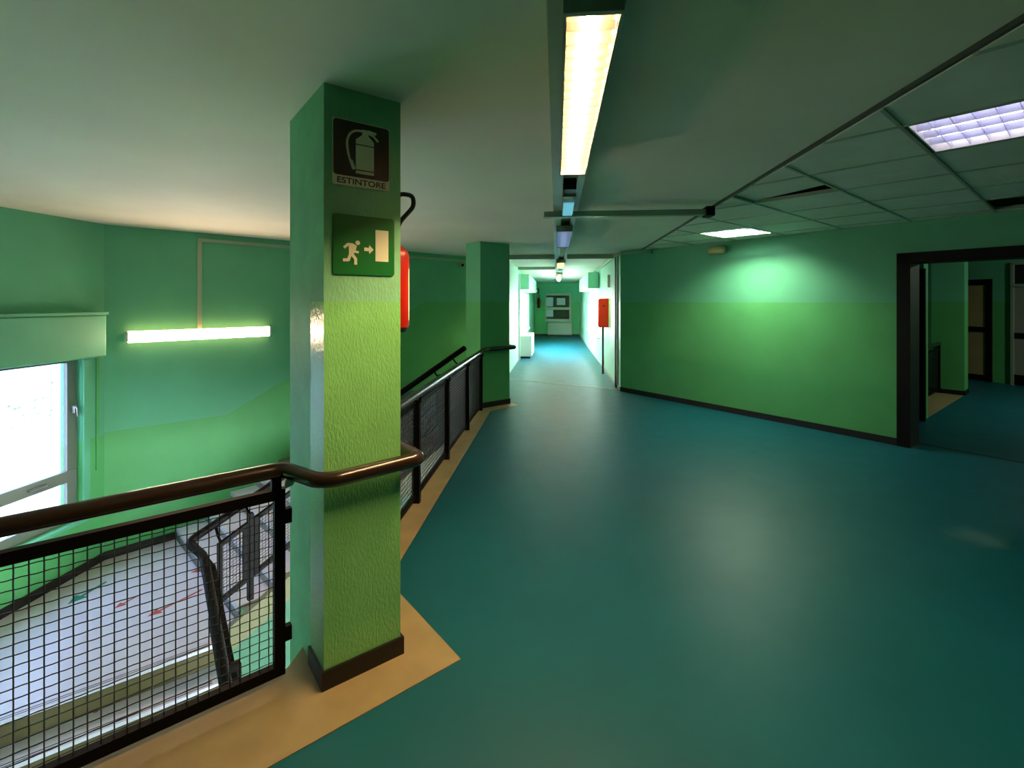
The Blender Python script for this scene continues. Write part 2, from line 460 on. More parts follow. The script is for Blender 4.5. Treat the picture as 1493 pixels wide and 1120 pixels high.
def mesh_panel(t, o, ud, ul, z0, z1, n, bar=.035, sp=.038, r=.0026, crimp=0, side=.03):
    """framed wire panel between vertical ends; o = base of the near end, ud may slope"""
    o, ud, n = V(o), V(ud), V(n).normalized()
    h = z1-z0; f = MB(); a = o + ZU*z0
    f.obox(a - n*side/2, ud*ul, n*side, ZU*bar)
    f.obox(a + ZU*(h-bar) - n*side/2, ud*ul, n*side, ZU*bar)
    for e in (0, ul-bar): f.obox(a + ud*e - n*side/2 + ZU*bar, ud*bar, n*side, ZU*(h-2*bar))
    fr = link('panel_frame', f, BLACK, t)
    w = MB(); wire_mesh(w, a + ZU*bar*.6 + ud*bar*.6, ud, ul-bar*1.2, ZU, h-bar*1.2, sp, r, crimp, 4 if crimp else 3)
    link('wire_mesh', w, WIRE, fr)
    return fr

# lobby railing
t = thing('guard_railing', 'dark lobby guard railing behind the right doorway, next to the lobby pillar', 'railing', (5.3, 7.95, 0))
o = V((5.2, 7.85, 0)); 
for k in range(2):
    mesh_panel(t, o + E1*(.02+1.34*k), E1, 1.30, .06, .84, E2, sp=.05, r=.003)
mb = MB(); mb.tube([o + ZU*.92, o + E1*2.72 + ZU*.92], .035, 12); link('handrail', mb, RAIL, t)
for k in range(3):
    mb = MB(); mb.obox(o + E1*(1.335*k) - E2*.02, E1*.03, E2*.04, ZU*.89); link('post', mb, BLACK, t)

# lobby doors in the far wall: direction of wall
WD = V((10.6-8.66, 7.4-12.6, 0)).normalized(); WN = V((WD.y, -WD.x, 0))   # into the lobby
if WN.x > 0: WN = -WN
W0 = V((8.66, 12.6, 0))
def on_w(s, off, z): return W0 + WD*s + WN*off + ZU*z
t = thing('interior_door', 'narrow beige two-panel door in a dark frame, beside the lobby pillar', 'door', on_w(1.05, 0, 0))
mb = MB()
s0, s1 = .80, 1.52
mb.obox(on_w(s0, .005, 0), WD*.07, WN*.06, ZU*2.16); mb.obox(on_w(s1-.09, .005, 0), WD*.09, WN*.06, ZU*2.16)
mb.obox(on_w(s0, .005, 2.06), WD*(s1-s0), WN*.06, ZU*.12); mb.obox(on_w(s0, .005, .02), WD*(s1-s0), WN*.05, ZU*.11)
mb.obox(on_w(s0, .005, 1.05), WD*(s1-s0), WN*.05, ZU*.11)
link('frame', mb, DOORB, t)
mb = MB(); mb.obox(on_w(s0+.07, .005, .13), WD*(s1-s0-.16), WN*.03, ZU*.92); link('panel', mb, BEIGE, t)
mb = MB(); mb.obox(on_w(s0+.07, .005, 1.16), WD*(s1-s0-.16), WN*.03, ZU*.90); link('panel', mb, BEIGE, t)
t = thing('interior_door', 'wide grey door with a dark transom and push bar at the far right edge', 'door', on_w(2.6, 0, 0))
s0, s1 = 1.86, 3.3
mb = MB()
for a, b in ((s0, .05), (s1-.05, .05)): mb.obox(on_w(a, .005, 0), WD*b, WN*.07, ZU*2.5)
mb.obox(on_w(s0, .005, 2.45), WD*(s1-s0), WN*.07, ZU*.06); mb.obox(on_w(s0, .005, 2.0), WD*(s1-s0), WN*.07, ZU*.06)
link('frame', mb, TRUNK, t)
mb = MB(); mb.obox(on_w(s0+.05, .005, 2.06), WD*(s1-s0-.1), WN*.03, ZU*.39); link('transom', mb, VOID, t)
mb = MB(); mb.obox(on_w(s0+.05, .005, .02), WD*(s1-s0-.1), WN*.04, ZU*1.98); lf = link('leaf', mb, DOORG, t)
mb = MB(); mb.obox(on_w(s0+.05, .046, .02), WD*(s1-s0-.1), WN*.006, ZU*.2); mb.obox(on_w(s0+.05, .046, .95), WD*(s1-s0-.1), WN*.006, ZU*.12)
link('kick_plate', mb, DOORB, lf)
mb = MB(); mb.tube([on_w(s0+.25, .10, 1.01), on_w(s1-.25, .10, 1.01)], .014, 8)
for a in (s0+.25, s1-.25): mb.tube([on_w(a, .05, 1.01), on_w(a, .10, 1.01)], .012, 8)
link('push_bar', mb, METAL, lf)
# lobby ceiling lamp (round opal, beyond the frame edge)
t = thing('ceiling_lamp', 'round ceiling lamp of the lobby', 'lamp', (8.6, 6.6, 2.9))
mb = MB(); mb.lathe((8.6, 6.6, 2.9), (0, 0, -1), [(0, .19), (.03, .19)], 24); link('base', mb, WHITEM, t)
mb = MB(); mb.lathe((8.6, 6.6, 2.87), (0, 0, -1), [(0, .17), (.05, .16), (.08, .12), (.095, .04)], 24); link('diffuser', mb, emit('lobby_diffuser', '#d8e8d0', 170), t)

# ------------------------------------------------------------------ near pillar
PA = V((-1.012, 2.046, 0)); PE1 = V((math.cos(math.radians(43)), math.sin(math.radians(43)), 0)); PE2 = V((-PE1.y, PE1.x, 0))
PW, PD = .36, .585
t = thing('pillar', 'large green plaster pillar at the slab edge carrying two safety signs', 'pillar', PA + PE1*.18 + PE2*.29)
mb = MB()
mb.obox(PA, PE1*PW, PE2*.205, ZU*1.7, 1)
mb.obox(PA+ZU*1.7, PE1*PW, PE2*.205, ZU*(CEILZ-1.7), 0)
mb.obox(PA+PE2*.205-ZU*3.0, PE1*PW, PE2*(PD-.205), ZU*(3.0+CEILZ), 0)
link('shaft', mb, [PIL_UP, PIL_DADO], t)
mb = MB(); mb.obox(PA-PE1*.013-PE2*.013+ZU*.004, PE1*(PW+.026), PE2*.215, ZU*.082); link('baseboard', mb, SKIRT, t)

# far pillar
FA = V((-1.20, 7.65, 0)); FW, FD = .60, .40
t = thing('pillar', 'plain green pillar at the far end of the stairwell railing, before the corridor', 'pillar', FA + E1*.3 + E2*.2)
mb = MB(); mb.obox(FA, E1*FW, E2*FD, ZU*1.7, 1); mb.obox(FA+ZU*1.7, E1*FW, E2*FD, ZU*(CEILZ-1.7), 0)
link('shaft', mb, [WALL_UP, WALL_DADO], t)
mb = MB(); mb.obox(FA-E1*.012-E2*.012+ZU*.004, E1*(FW+.024), E2*(FD+.024), ZU*.085); link('baseboard', mb, SKIRT, t)

# ------------------------------------------------------------------ signs on the pillar
def on_p(s, z, off): return PA + PE1*s + ZU*z - PE2*off
def plate(mb, pts, off, th=.0008, mi=0): mb.prism([on_p(a, b, off) for a, b in pts], -PE2*th, mi)
def rrect(s0, s1, z0, z1, r, n=5):
    out = []
    for cx, cz, a0 in ((s1-r, z1-r, 0), (s0+r, z1-r, 90), (s0+r, z0+r, 180), (s1-r, z0+r, 270)):
        for k in range(n+1):
            a = math.radians(a0 + 90*k/n); out.append((cx+r*math.cos(a), cz+r*math.sin(a)))
    return out
def stroke(mb, pts, w, off, th=.0008, mi=0):
    for i in range(len(pts)-1):
        (a, b), (c, d) = pts[i], pts[i+1]; l = math.hypot(c-a, d-b); nx, ny = -(d-b)/l*w/2, (c-a)/l*w/2
        plate(mb, [(a+nx, b+ny), (a-nx, b-ny), (c-nx, d-ny), (c+nx, d+ny)], off+.00004*i, th, mi)
        if i: disc(mb, a, b, w/2, off+.00004*i+.00002, th, mi)
def disc(mb, a, b, r, off, th=.0008, mi=0, n=16):
    plate(mb, [(a+r*math.cos(2*math.pi*k/n), b+r*math.sin(2*math.pi*k/n)) for k in range(n)], off, th, mi)
def text_mb(txt, width, s0, z0, off, th=.0008):
    cu = bpy.data.curves.new('lettering', 'FONT'); cu.body = txt; cu.size = 1; cu.offset = .022
    tmp = bpy.data.objects.new('lettering', cu); COL.objects.link(tmp)
    dg = bpy.context.evaluated_depsgraph_get(); dg.update()
    me = bpy.data.meshes.new_from_object(tmp.evaluated_get(dg))
    xs = [v.co.x for v in me.vertices]; k = width/(max(xs)-min(xs)); x0 = min(xs)
    mb = MB(); vs = [on_p(s0+(v.co.x-x0)*k, z0+v.co.y*k*.82, off) for v in me.vertices]
    mb.add(vs, [tuple(p.vertices) for p in me.polygons])
    COL.objects.unlink(tmp); bpy.data.objects.remove(tmp); bpy.data.curves.remove(cu); bpy.data.meshes.remove(me)
    return mb

# ESTINTORE sign
a0, a1, b0, b1 = .036, .302, 2.222, 2.518
t = thing('fire_extinguisher_sign', 'square red sign, darkened for shade, reading ESTINTORE with a pale extinguisher symbol', 'sign', on_p(.17, b0, .002))
mb = MB(); plate(mb, rrect(a0, a1, b0, b1, .006), .0015, .003); link('plate', mb, SIGNWH, t)
mb = MB(); plate(mb, rrect(a0+.003, a1-.003, b0+.044, b1-.003, .014), .0046, .0008); link('panel', mb, SIGNBR, t)
def sg(x, y):  # sign-relative, x 0..1 left to right, y 0..1 top to bottom of the darkened panel
    return (a0 + x*(a1-a0), b1 - y*(b1-b0-.044))
mb = MB(); off = .0055
plate(mb, [sg(.39, 1-.07), sg(.71, 1-.07), sg(.71, 1-.125), sg(.39, 1-.125)], off)
plate(mb, [sg(.39, .855), sg(.71, .855), sg(.71, .415), sg(.39, .415)], off)
plate(mb, [sg(.39, .395), sg(.71, .395), sg(.71, .32), sg(.61, .22), sg(.61, .12), sg(.50, .12), sg(.50, .22), sg(.39, .32)], off)
stroke(mb, [sg(.60, .135), sg(.75, .155)], .012, off+.0002)
stroke(mb, [sg(.60, .17), sg(.70, .20), sg(.79, .29)], .010, off+.0002)
hose = [sg(.50, .15), sg(.38, .16), sg(.28, .24), sg(.235, .38), sg(.25, .56), sg(.29, .72), sg(.345, .86)]
stroke(mb, fillet([V((p[0], p[1], 0)) for p in hose], .03, 3) and [(p.x, p.y) for p in fillet([V((p[0], p[1], 0)) for p in hose], .03, 3)], .010, off+.0003)
plate(mb, [sg(.27, .70), sg(.33, .70), sg(.385, .86), sg(.33, .875)], off+.0015)
link('extinguisher_symbol', mb, SIGNWH, t)
mb = text_mb('ESTINTORE', .226, a0+.020, b0+.010, .0052); link('lettering', mb, SIGNIN, t)

# running-man exit sign
a0, a1, b0, b1 = .037, .325, 1.822, 2.092
t = thing('emergency_exit_sign', 'green emergency exit sign with white running figure, arrow and door', 'sign', on_p(.18, b0, .002))
mb = MB(); plate(mb, rrect(a0, a1, b0, b1, .012), .0015, .006); link('plate', mb, SIGNGR, t)
def sx(x, y):   # pixel-like 0..100 across, 0..100 down
    return (a0 + x/100*(a1-a0), b1 - y/100*(b1-b0))
off = .0078
mb = MB(); plate(mb, [sx(67.5, 21.5), sx(89.5, 21.5), sx(89.5, 75.5), sx(67.5, 75.5)], off); link('door_symbol', mb, SIGNWH, t)
mb = MB(); plate(mb, [sx(49, 53), sx(57, 53), sx(57, 48.5), sx(64.5, 56), sx(57, 63.5), sx(57, 59), sx(49, 59)], off); link('arrow', mb, SIGNWH, t)
mb = MB()
h = sx(38.5, 46.0); disc(mb, h[0], h[1], .0105, off)
plate(mb, [sx(24, 50), sx(33, 48.5), sx(37, 52), sx(33.5, 63), sx(30, 68), sx(24.5, 65)], off)
stroke(mb, [sx(31, 50), sx(23, 49.5), sx(16.5, 55.5)], .0125, off+.0004)
stroke(mb, [sx(34.5, 53), sx(33, 61), sx(40, 62)], .0105, off+.0008)
stroke(mb, [sx(27, 65), sx(23.5, 75.5), sx(15, 76)], .0135, off+.0012)
stroke(mb, [sx(28.5, 65), sx(35, 73.5), sx(35, 83)], .0135, off+.0016)
link('running_figure', mb, SIGNWH, t)

# ------------------------------------------------------------------ fire extinguisher on the pillar side
PBk = PA + PE1*PW
ec = PBk + PE2*.30 + PE1*.105
t = thing('fire_extinguisher', 'red fire extinguisher hung on the side of the large pillar', 'fire extinguisher', ec + ZU*1.54)
mb = MB(); mb.lathe(ec+ZU*1.56, (0, 0, 1), [(0, .072), (.012, .078), (.38, .078), (.41, .072), (.44, .045), (.455, .024)], 28); cyl = link('cylinder', mb, REDEX, t)
mb = MB(); mb.lathe(ec+ZU*1.535, (0, 0, 1), [(0, .06), (.03, .074)], 28); link('foot_ring', mb, RUBBER, t)
mb = MB()
vs = []
for k in range(9):
    a = math.radians(-46 + 11*k); d = PE1*math.cos(a) + PE2*math.sin(a)
    vs += [ec + d*.0786 + ZU*1.60, ec + d*.0786 + ZU*1.88]
mb.add(vs, [(2*k, 2*k+2, 2*k+3, 2*k+1) for k in range(8)], 0, True); link('label', mb, SIGNWH, cyl)
mb = MB(); mb.lathe(ec+ZU*2.012, (0, 0, 1), [(0, .02), (.05, .02)], 14)
mb.obox(ec+ZU*2.05-PE2*.02+PE1*(-.02), PE1*.03, PE2*.13, ZU*.012); mb.obox(ec+ZU*2.085-PE2*.02+PE1*(-.02), PE1*.03, PE2*.15, ZU*.012)
link('valve', mb, BLACK, t)
hp = [ec+V((0,0,2.045))-PE2*.02, ec+PE1*.0+PE2*-.05+ZU*2.12, ec+PE1*.085-PE2*.06+ZU*2.22, ec+PE1*.075-PE2*.07+ZU*2.275, ec+PE1*.0-PE2*.06+ZU*2.28, ec-PE1*.06-PE2*.05+ZU*2.2, ec-PE1*.075+PE2*.02+ZU*2.0, ec-PE1*.03+PE2*.09+ZU*1.8]
mb = MB(); mb.tube(fillet(hp, .06, 5), .0125, 10); link('hose', mb, RUBBER, t)
mb = MB(); mb.obox(PBk+PE2*.28+ZU*1.92, PE2*.04, PE1*.03, ZU*.05); link('wall_bracket', mb, BLACK, t)

# ------------------------------------------------------------------ near guard railing
Q0 = V((-1.205, 2.115, 0))
def rl(s, z, off=0): return Q0 + E1*s + E2*off + ZU*z
t = thing('guard_railing', 'near guard railing with wire mesh panels and brown handrail bent round the large pillar', 'railing', rl(-1.2, 0))
mesh_panel(t, rl(-1.215, 0), E1, 1.19, .03, .862, E2, bar=.045, sp=.0375, r=.0024, crimp=.0028, side=.035)
mesh_panel(t, rl(-2.46, 0), E1, 1.19, .03, .862, E2, bar=.045, sp=.0375, r=.0024, crimp=.0028, side=.035)
hp = [rl(-2.6, .945), rl(-.03, .945), PA - PE1*.035 - PE2*.03 + ZU*.935, PA + PE1*.03 - PE2*.062 + ZU*.935, PA + PE1*(PW+.075) - PE2*.062 + ZU*.945, PA + PE1*(PW+.075) + PE2*.10 + ZU*.945, PA + PE1*(PW+.06) + PE2*.52 + ZU*.945]
mb = MB(); mb.tube(fillet(hp, .05, 6), .034, 18); link('handrail', mb, RAIL, t)
for s in (-.06, -1.24, -2.44):
    mb = MB(); mb.obox(rl(s-.02, .85, -.012), E1*.04, E2*.024, ZU*.075); link('handrail_support', mb, BLACK, t)
mb = MB(); mb.prism([rl(-.035, .865, -.03), rl(.0, .875, -.03), rl(.03, .915, -.03), rl(.03, .925, -.03), rl(-.015, .925, -.03), rl(-.03, .90, -.03)], -E2*.006)  # clip is coloured white for the window light falling on it
o = link('end_clip', mb, WHITEM, t); o['label'] = 'end clip, whitened for window light'
for z in (.17, .70):
    mb = MB(); mb.obox(rl(-.026, z, -.012), E1*.03, E2*.03, ZU*.065); link('wall_bracket', mb, BLACK, t)
mb = MB(); mb.obox(rl(-1.245, -.0, -.02), E1*.03, E2*.04, ZU*.86); link('post', mb, BLACK, t)

# far guard railing ---------------------------------------------------------
t = thing('guard_railing', 'far guard railing running along the stairwell between the two green pillars', 'railing', (-1.2, 5.2, 0))
YP = [2.90, 4.02, 5.16, 6.36, 7.52]
YD = V((0, 1, 0)); XN = V((-1, 0, 0))
for a, b in zip(YP, YP[1:]):
    mesh_panel(t, V((-1.185, a+.04, 0)), YD, b-a-.05, .05, .855, XN, sp=.034, r=.0040, bar=.035, side=.03)
for y in YP:
    mb = MB(); mb.box((-1.205, y-.02, .0041), (-1.145, y+.03, .87)); link('post', mb, BLACK, t)
    mb = MB(); mb.box((-1.15, y-.01, .85), (-1.13, y+.015, .93)); link('handrail_support', mb, BLACK, t)
hp = [V((-1.13, 2.88, .945)), V((-1.13, 7.44, .945)), FA - E2*.065 + E1*.10 + ZU*.945, FA - E2*.065 + E1*(FW+.075) + ZU*.945, FA + E1*(FW+.075) + E2*.12 + ZU*.945]
mb = MB(); mb.tube(fillet(hp, .06, 6), .034, 16); link('handrail', mb, RAILG, t)

# ------------------------------------------------------------------ stairs
F1 = V((.741, .671, 0)).normalized(); FWD = V((F1.y, -F1.x, 0))         # landing edge, downward flight
IC = V((-3.20, 4.24, 0))
OFF = 2.55
land = [(-5.58, 2.09), (IC.x, IC.y), tuple(back(.75, OFF-.03, 0))[:2], tuple(back(.75, .0, 0))[:2], (LB.x+.002, LB.y)]
mb = MB(); mb.prism([P(p, LANDZ-.18) for p in land], ZU*.18, 0)
struct('floor_landing', mb, LAND)
t = thing('staircase', 'olive and pale stone stair flight going down from the landing under the near railing', 'stairs', P((-4.0, 3.0), -3.0))
RS, TR = .185, .27
for k in range(8):
    z = LANDZ - RS*(k+1)
    a = IC + FWD*(TR*k); L = (a.x + 5.57)/F1.x
    mb = MB(); mb.obox(a - F1*L + ZU*(z-.12), F1*(L+.11), FWD*TR, ZU*.12); tr = link('tread', mb, LAND, t)
    mb = MB(); mb.obox(a - F1*L + ZU*(z+.0005) + FWD*.0005, F1*(L+.11), FWD*.006, ZU*(RS-.03)); link('riser', mb, RISER, t)
    mb = MB()
    for q in (.035, .06): mb.obox(a - F1*L + ZU*z + FWD*(TR-q), F1*L, FWD*.008, ZU*.0015)
    link('nosing_strip', mb, SKIRT, tr)
mb = MB()
for q in (.035, .06): mb.obox(IC - F1*3.1 + ZU*LANDZ - FWD*q, F1*3.09, FWD*.007, ZU*.0015)
link('nosing_strip', mb, SKIRT, t)
# rising flight
t = thing('staircase', 'pale stone stair flight with olive stringer climbing along the green back wall', 'stairs', back(2, 1.2, LANDZ))
for k in range(9):
    s = .75 + .333*k; z = LANDZ + .15*(k+1)
    mb = MB(); mb.obox(back(s, .012, z-.05), UB*.36, NB*(OFF-.08), ZU*.05); link('tread', mb, LAND if k < 4 else TREADB, t)  # upper treads get a darker brown than the lower ones
    mb = MB(); mb.obox(back(s+.01, .012, z-.2), UB*.02, NB*(OFF-.08), ZU*.15); link('riser', mb, RISEP if k < 4 else RISER, t)
def inn(tt, z, off=0): return V((-3.2, 4.24, 0)) + UB*tt + NB*off + ZU*z
mb = MB(); mb.prism([inn(.07, LANDZ-.22+.03), inn(3.2, LANDZ+.47*3.2-.24), inn(3.2, LANDZ+.47*3.2+.0), inn(.07, LANDZ+.05)], -NB*.07); link('stringer', mb, STRING, t)
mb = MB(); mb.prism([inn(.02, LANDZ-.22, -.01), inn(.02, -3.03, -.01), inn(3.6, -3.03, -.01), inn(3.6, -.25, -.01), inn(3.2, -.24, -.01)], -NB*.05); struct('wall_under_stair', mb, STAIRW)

# inner balustrade
B0 = V((-3.40, 4.22, 0))
US_ = (UB + ZU*.47); DS_ = (V((A45, -A45, 0)) - ZU*.47); DD = V((A45, -A45, 0))
t = thing('stair_balustrade', 'black inner stair balustrade turning at the landing between the two flights', 'railing', B0 + ZU*LANDZ)
PO = .16
def bu(a, z): return B0 + UB*a + ZU*(z + .47*a)
def bd(a, z): return B0 + V((.12, .02, 0)) + DD*a + ZU*(z - .47*a)
hp = [bd(2.2, -.55), bd(.15, -.53), B0 + ZU*-.53, bu(.25, -.54), bu(3.38, -.55)]
mb = MB(); mb.tube(fillet(hp, .07, 5), .038, 12); link('handrail', mb, BLACK, t)
for a, b in ((.20, .46), (.52, 1.66), (1.72, 2.80), (2.86, 3.18)):
    mesh_panel(t, bu(a, 0) + NB*PO, US_, b-a, -1.23, -.66, NB, bar=.04, side=.04, sp=.03, r=.0024)
for a in (.46, 1.66, 2.80):
    mb = MB(); mb.obox(bu(a, -1.42) + NB*(PO-.025), UB*.05, NB*.05, ZU*.84); link('post', mb, BLACK, t)
for a in (.21, .48, 1.68, 2.82, 3.14):
    mb = MB(); mb.tube([bu(a+.02, -.67) + NB*PO, bu(a+.02, -.63) + NB*PO*.4, bu(a+.02, -.575)], .012, 8); link('handrail_support', mb, BLACK, t)
for a, b in ((.12, .98), (1.06, 2.1)):
    mesh_panel(t, bd(a, 0) + E1*.07, DS_, b-a, -1.23, -.66, V((A45, A45, 0)), bar=.05, side=.05, sp=.03, r=.0024)
mb = MB(); mb.obox(bd(.99, -1.7) + E1*.03, DD*.07, V((A45, A45, 0))*.10, ZU*1.05); link('newel_post', mb, BLACK, t)
mb = MB(); mb.tube([bu(.04, -.56), bd(.14, -.66) + E1*.07], .022, 8); link('handrail_support', mb, BLACK, t)

# floor marks on the landing
def arrow(pts, w, head):
    mb = MB(); p, q = V((pts[0][0], pts[0][1], LANDZ)), V((pts[1][0], pts[1][1], LANDZ))
    d = (q-p).normalized(); n = V((-d.y, d.x, 0))
    mb.prism([p-n*w/2, q-d*head-n*w/2, q-d*head-n*head*.55, q, q-d*head+n*head*.55, q-d*head+n*w/2, p+n*w/2], ZU*.0015); return mb
tag(link('floor_arrow', arrow([(-5.12, 5.12), (-5.145, 4.70)], .035, .15), TEAL), 'green direction arrow stuck on the pale stair landing', 'floor marking')
tag(link('floor_arrow', arrow([(-4.53, 4.92), (-4.59, 4.68)], .022, .09), REDST), 'short red arrow on the landing next to the green arrow', 'floor marking')
tag(link('floor_arrow', arrow([(-3.92, 5.08), (-4.135, 4.59)], .026, .11), REDST), 'long red arrow on the landing beside the inner balustrade', 'floor marking')
tag(link('floor_arrow', arrow([(-4.12, 5.55), (-4.30, 5.38)], .022, .09), REDST), 'red arrow on the landing seen between the balustrade rails', 'floor marking')
zz = LANDZ - RS
c = V((-3.80, 3.71, 0))
mb = MB(); rr = random.Random(3)
mb.prism([c + V(((.028+.012*rr.random())*math.cos(k*.7), (.028+.012*rr.random())*math.sin(k*.7), zz)) for k in range(9)], ZU*.0015)
tag(link('paint_splash', mb, REDST), 'small red paint splash on the first step below the landing', 'floor marking')

# ------------------------------------------------------------------ landing window, shutter box, strap
def window_x(name, x, y0, y1, z0, z1, out, m, rails_z=(), bays=1, depth=.05, fw=.075, pane=None):
    t = bpy.data.objects.new(name, None); COL.objects.link(t); t.location = (x, (y0+y1)/2, z0); BASE[t.name] = V(t.location); t['kind'] = 'structure'
    xa, xb = x + out*.07, x + out*(.07+depth)
    mb = MB()
    mb.box((xa, y0, z0), (xb, y1, z0+fw)); mb.box((xa, y0, z1-fw), (xb, y1, z1))
    for k in range(bays+1):
        yc = y0 + (y1-y0)*k/bays; lo = max(y0, yc-fw/2 if 0 < k < bays else yc-fw); hi = min(y1, lo+fw) if k else y0+fw
        mb.box((xa, lo, z0+fw), (xb, hi, z1-fw))
    for z in rails_z: mb.box((xa-out*.012, y0+.01, z-fw*.6), (xb, y1-.01, z+fw*.6))
    link('window_frame', mb, m, t)
    mb = MB(); xm = (xa+xb)/2; mb.box((xm-.003, y0+.02, z0+.02), (xm+.003, y1-.02, z1-.02)); link('pane', mb, pane or GLASS, t)
    mb = MB(); mb.box((x-out*.05, y0-.03, z0-.035), (x+out*.13, y1+.03, z0-.001)); link('window_sill', mb, m if m is FRAMEW else WALL_UP, t)
    return t
w = window_x('window_1', -5.58, 3.65, 5.27, -.86, 1.1, -1, FRAMEG, rails_z=(-.33,), bays=1, fw=.11, pane=GLASST)
mb = MB(); mb.box((-5.64, 5.20, .40), (-5.60, 5.22, .48)); mb.tube([(-5.61, 5.21, .46), (-5.58, 5.21, .46), (-5.57, 5.21, .36)], .008, 8); link('window_handle', mb, METAL, w)
mb = MB(); mb.box((-5.665, 4.72, -.345), (-5.60, 4.90, -.32)); link('window_handle', mb, METAL, w)
t = thing('roller_shutter_box', 'green roller shutter box above the stair landing window', 'shutter box', (-5.48, 4.1, 1.03))
mb = MB(); mb.box((-5.5795, 2.3, 1.04), (-5.39, 5.40, 1.545)); link('case', mb, WALL_UP, t, bevel=.02)
mb = MB(); mb.box((-5.5795, 2.28, 1.546), (-5.375, 5.41, 1.578)); link('lid', mb, WALL_UP, t, bevel=.004)
mb = MB(); mb.box((-5.5795, 5.275, -.90), (-5.555, 5.35, 1.035)); tag(link('window_casing', mb, WALL_UP), 'pale green vertical casing strip beside the landing window', 'casing')
mb = MB(); mb.box((-5.579, 5.44, -.35), (-5.568, 5.475, 1.036)); tag(link('shutter_strap', mb, WALL_DADO), 'flat green shutter strap hanging below the roller shutter box', 'strap')

# wall lamp and conduits on the back wall
t = thing('wall_lamp', 'lit long white tube lamp mounted on the green wall above the landing', 'lamp', back(1.07, .04, 1.2))
mb = MB(); mb.obox(back(.20, .001, 1.205), UB*1.74, NB*.058, ZU*.09); link('housing', mb, WHITEM, t)
mb = MB(); mb.obox(back(.225, .060, 1.185), UB*1.69, NB*.06, ZU*.14); mb.m[4] = 1; link('diffuser', mb, [WALLSIDE, WALLTUBE], t)
for a in (.20, 1.915):
    mb = MB(); mb.obox(back(a, .060, 1.2), UB*.024, NB*.062, ZU*.12); link('end_cap', mb, WHITEM, t)
mb = MB(); mb.obox(back(1.0, .001, 1.30), UB*.055, NB*.025, ZU*1.28); mb.obox(back(1.055, .001, 2.535), UB*5.9, NB*.025, ZU*.045)
tag(link('cable_conduit', mb, CREAM), 'pale green cable conduit rising from the wall lamp and running under the ceiling', 'conduit')
t = thing('junction_box', 'small grey junction box on the wall left of the far pillar', 'junction box', back(5.78, .02, 2.40))
mb = MB(); mb.obox(back(5.72, .001, 2.42), UB*.12, NB*.06, ZU*.09); link('box', mb, CREAM, t)
mb = MB(); mb.lathe(back(5.78, .061, 2.465), NB, [(0, .03), (.02, .03), (.03, .015)], 14); link('cover', mb, BLACK, t)

# ------------------------------------------------------------------ corridor windows etc.
def corridor_window(name, x, y0, y1, z0, z1, out):
    w = window_x(name, x, y0, y1, z0, z1, out, FRAMEW, rails_z=(z0+.52,), bays=3, fw=.07)
    for k in range(3):
        y = y0 + (y1-y0)*(k+.93)/3
        mb = MB(); mb.box((x+out*.065, y-.02, 1.3), (x+out*.03, y+.02, 1.42)); link('window_handle', mb, METAL, w)
corridor_window('window_2', -1.1, 14.65, 19.6, .66, 2.06, -1)
corridor_window('window_3', 1.185, 13.8, 18.6, .70, 2.07, 1)
mb = MB(); mb.box((-1.0995, 14.5, 2.06), (-.80, 19.9, 2.52)); tag(link('roller_shutter_box', mb, COR_UP, bevel=.02), 'pale shutter box above the left corridor window', 'shutter box')
mb = MB(); mb.box((1.178, 13.7, 2.07), (.88, 18.8, 2.52)); tag(link('roller_shutter_box', mb, COR_UP, bevel=.02), 'pale shutter box above the right corridor window', 'shutter box')
# a pilaster on the left corridor wall
mb = MB(); mb.box((-1.099, 14.14, 0), (-1.05, 14.22, 2.5)); struct('trim_8', mb, FRAMEW)
# end window
t = bpy.data.objects.new('window_4', None); COL.objects.link(t); t.location = (.1, 24.5, .74); BASE[t.name] = V(t.location); t['kind'] = 'structure'
mb = MB(); x0, x1, z0, z1 = -.55, .75, .74, 2.11
for a, b in (((x0, 24.52, z0), (x1, 24.58, z0+.09)), ((x0, 24.52, z1-.10), (x1, 24.58, z1)), ((x0, 24.52, z0), (x0+.06, 24.58, z1)), ((x1-.1, 24.52, z0), (x1, 24.58, z1)), ((x0, 24.51, 1.30), (x1, 24.58, 1.42))): mb.box(a, b)
link('window_frame', mb, mat('warm_window_frame', '#c9b9a8', .45), t)
mb = MB(); mb.box((x0+.02, 24.555, z0+.02), (x1-.02, 24.56, z1-.02)); link('pane', mb, GLASS, t)
mb = MB(); mb.box((x0-.05, 24.46, z0-.04), (x1+.05, 24.6, z0-.001)); link('window_sill', mb, RADG, t)
mb = MB()
for k in range(24): mb.box((-1.1, 24.701+.012*(k % 2), .5+.08*k), (1.3, 24.75, .590+.08*k))
tag(link('window_shutter', mb, FACADEB), 'brown lowered shutter behind the corridor end window', 'shutter')
for (a, b, c, d, lab) in ((-.52, -.15, 1.46, 1.92, 'tall white paper sheet on the upper left pane of the corridor end window'), (.03, .45, 1.54, 1.88, 'white paper sheet in the middle of the upper pane of the corridor end window'), (-.52, -.15, .95, 1.29, 'white paper sheet on the lower pane of the corridor end window')):
    mb = MB(); mb.box((a, 24.545, c), (b, 24.5535, d)); tag(link('paper_sheet', mb, PAPER), lab, 'paper')
t = thing('radiator', 'grey convector cabinet standing below the corridor end window', 'radiator', (.17, 24.35, 0))
mb = MB(); mb.box((-.44, 24.22, .05), (.79, 24.485, .67)); link('cabinet', mb, RADG, t, bevel=.05)
mb = MB(); mb.box((-.38, 24.25, .0), (.73, 24.46, .05)); link('plinth', mb, SKIRT, t)
mb = MB()
for k in range(8): mb.box((-.30+.12*k, 24.27, .669), (-.21+.12*k, 24.40, .675))
link('grille', mb, TRUNK, t)
t = thing('fan_coil_unit', 'white fan coil cabinet standing against the left corridor wall', 'fan coil', (-.9, 15.0, 0))
